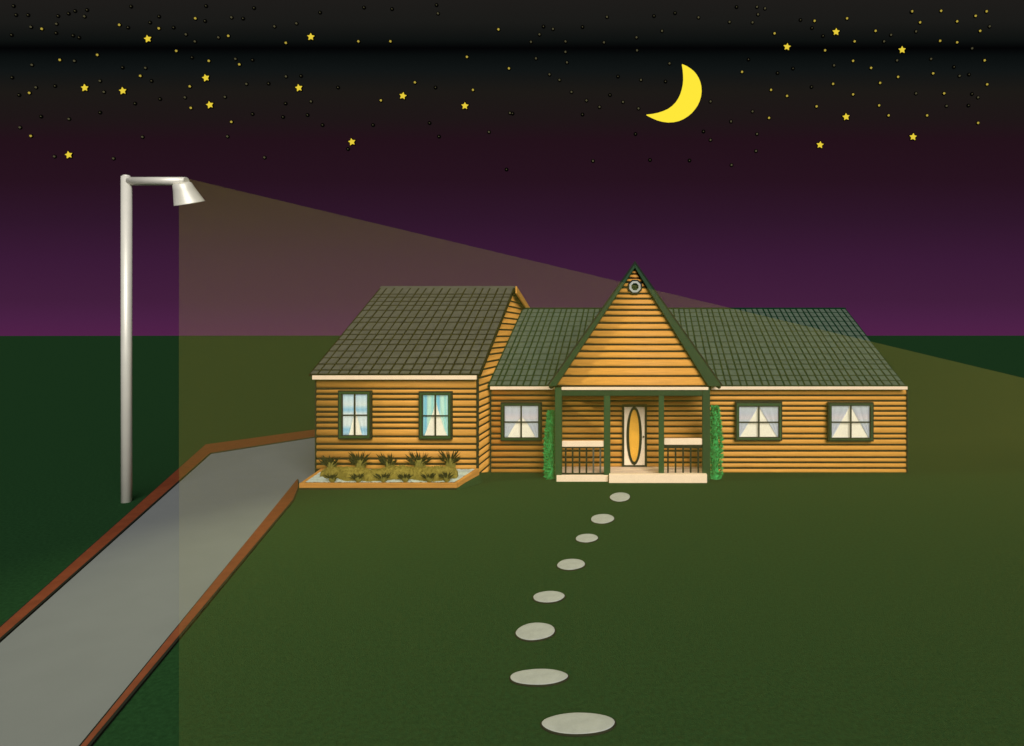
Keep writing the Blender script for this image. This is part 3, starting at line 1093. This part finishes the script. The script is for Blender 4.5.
R_small = [(525, 67), (605, 42), (670, 37), (685, 83), (626, 101), (727, 62), (800, 23), (858, 22), (816, 45), (890, 43), (927, 32), (949, 23), (936, 62), (856, 82), (890, 85), (842, 147), (945, 121), (950, 169), (864, 187), (830, 231), (932, 246), (753, 231), (734, 211), (736, 166), (718, 136), (682, 122), (682, 189), (642, 168), (609, 213), (550, 192), (518, 180), (514, 236), (460, 144), (772, 154)]
L_faint = [(62, 54), (169, 33), (138, 238), (1020, 226), (978, 264), (64, 130), (149, 122), (72, 175), (200, 162), (208, 184), (291, 136), (390, 83), (437, 75), (372, 69), (463, 35), (113, 48), (471, 118), (493, 168), (450, 194), (370, 195), (285, 274), (455, 273), (227, 317), (109, 313), (529, 315), (622, 203), (572, 153), (549, 53), (593, 47), (876, 27), (40, 255)]
R_faint = [(758, 70), (744, 83), (808, 63), (955, 53), (838, 118), (869, 212), (644, 131), (770, 121), (895, 152), (808, 187), (932, 195), (920, 97), (490, 14), (506, 17), (492, 29), (481, 45), (373, 35), (435, 44), (300, 62), (190, 34), (249, 75), (250, 101), (184, 85), (107, 83), (107, 104), (110, 125), (75, 149), (95, 160), (119, 184), (149, 201), (175, 214), (222, 204), (253, 217), (258, 160), (397, 203), (438, 243), (481, 223), (490, 268), (488, 302), (397, 280), (439, 330), (162, 322), (48, 117), (38, 84), (55, 69), (82, 58), (315, 127)]
L_dark = [(32, 30), (27, 12), (56, 30), (116, 32), (137, 27), (150, 22), (174, 20), (262, 13), (300, 45), (347, 55), (412, 12), (410, 42), (486, 37), (508, 16), (640, 25), (728, 15), (784, 18), (873, 10), (23, 70), (24, 155), (38, 190), (110, 172), (82, 233), (200, 225), (270, 207), (320, 198), (303, 162), (245, 135), (384, 115), (537, 167), (602, 152), (571, 207), (566, 234), (615, 230), (505, 228), (645, 250), (746, 250), (859, 246), (878, 273), (871, 175), (676, 175), (1013, 339), (112, 66), (146, 71), (158, 75), (318, 33), (256, 55), (696, 298), (505, 120)]
R_dark = [(326, 26), (284, 32), (196, 190), (212, 153), (307, 163), (383, 263), (276, 320), (355, 321), (247, 268), (141, 229), (63, 53), (141, 54), (449, 14), (577, 40), (600, 56), (622, 72), (473, 119), (531, 146), (562, 137), (599, 174), (1, 227), (884, 134), (914, 149), (913, 211), (920, 188), (799, 24)]
for lst_l, lst_r, me, lb, grp in ((L_small, R_small, small_me, "tiny bright amber star, a mere dot in the night sky", "tiny amber stars"),
                                  (L_faint, R_faint, faint_me, "tiny faint grey star, barely brighter than the night sky", "tiny faint grey stars"),
                                  (L_dark, R_dark, dark_me, "tiny unlit star, a black dot in the night sky", "tiny black stars")):
    for p in lst_l:
        star(me, p[0] / 2, p[1] / 2, lb, grp, random.uniform(0, 1))
    for p in lst_r:
        star(me, p[0] / 2 + 512, p[1] / 2, lb, grp, random.uniform(0, 1))

# ------------------------------------------------------------------ sky
world = bpy.data.worlds.new("World")
S.world = world
world.use_nodes = True
nt = world.node_tree
N, L = nt.nodes, nt.links
bgn = N["Background"]
tc = N.new("ShaderNodeTexCoord")
sp = N.new("ShaderNodeSeparateXYZ")
L.new(tc.outputs["Generated"], sp.inputs[0])
ab = N.new("ShaderNodeMath")
ab.operation = "ABSOLUTE"
L.new(sp.outputs["Y"], ab.inputs[0])
mxn = N.new("ShaderNodeMath")
mxn.operation = "MAXIMUM"
mxn.inputs[1].default_value = 0.15
L.new(ab.outputs[0], mxn.inputs[0])
dv = N.new("ShaderNodeMath")
dv.operation = "DIVIDE"
L.new(sp.outputs["Z"], dv.inputs[0])
L.new(mxn.outputs[0], dv.inputs[1])
rm = N.new("ShaderNodeMapRange")
rm.inputs["From Max"].default_value = 0.6
L.new(dv.outputs[0], rm.inputs["Value"])
rp = N.new("ShaderNodeValToRGB")
stops = [(335, (80, 33, 72)), (318, (73, 32, 68)), (300, (66, 30, 61)), (260, (58, 26, 55)), (220, (47, 22, 43)), (180, (39, 18, 31)), (140, (35, 17, 26)), (118, (30, 22, 23)), (92, (28, 25, 22)), (70, (17, 21, 21)), (56, (10, 14, 14)), (48, (3, 3, 4)), (40, (14, 17, 16)), (22, (26, 26, 24)), (0, (30, 28, 26))]
cr = rp.color_ramp
while len(cr.elements) < len(stops):
    cr.elements.new(0.5)
for e, (y, c) in zip(cr.elements, stops):
    e.position = (PY - y) / F / 0.6
    e.color = (*lin(c), 1)
L.new(rm.outputs[0], rp.inputs[0])
L.new(rp.outputs[0], bgn.inputs[0])
bgn.inputs[1].default_value = 1.0

# ------------------------------------------------------------------ light
sun = bpy.data.lights.new("added_front_light", "SUN")  # soft light added from the camera side; the visible moon stands ahead
sun.energy = 4.0
sun.angle = R(38)
sun.color = (1.0, 0.98, 0.95)
so = bpy.data.objects.new("added_front_light", sun)
COL.objects.link(so)
so.rotation_euler = Vector((-0.45, 1.0, -0.66)).to_track_quat("-Z", "Y").to_euler()

sl = bpy.data.lights.new("street_lamp_light", "SPOT")
sl.energy = 25.0
sl.color = (1.0, 0.97, 0.55)
sl.spot_size = R(112)
sl.spot_blend = 0.8
sl.shadow_soft_size = 0.12
sl.use_nodes = True
nt = sl.node_tree
em = nt.nodes["Emission"]
fo = nt.nodes.new("ShaderNodeLightFalloff")
fo.inputs["Strength"].default_value = 1.0
nt.links.new(fo.outputs["Constant"], em.inputs["Strength"])
slo = bpy.data.objects.new("street_lamp_light", sl)
COL.objects.link(slo)
slo.location = hp + tilt * 0.62
slo.rotation_euler = Vector((1.0, -0.58, -0.60)).to_track_quat("-Z", "Y").to_euler()

# ------------------------------------------------------------------ camera and output
cd = bpy.data.cameras.new("camera")
cd.sensor_width = 36.0
cd.lens = F / 1024 * 36.0
cd.shift_x = (512 - PX) / 1024
cd.shift_y = -(373 - PY) / 1024
cd.clip_start = 0.05
cd.clip_end = 20000
co = bpy.data.objects.new("camera", cd)
COL.objects.link(co)
co.location = cam
co.rotation_euler = (R(90), 0, 0)
S.camera = co
S.view_settings.view_transform = "Standard"
S.view_settings.look = "None"
S.view_settings.exposure = 0.0
S.view_settings.gamma = 1.0
S.cycles.use_denoising = True
S.cycles.volume_bounces = 0
S.cycles.max_bounces = 6
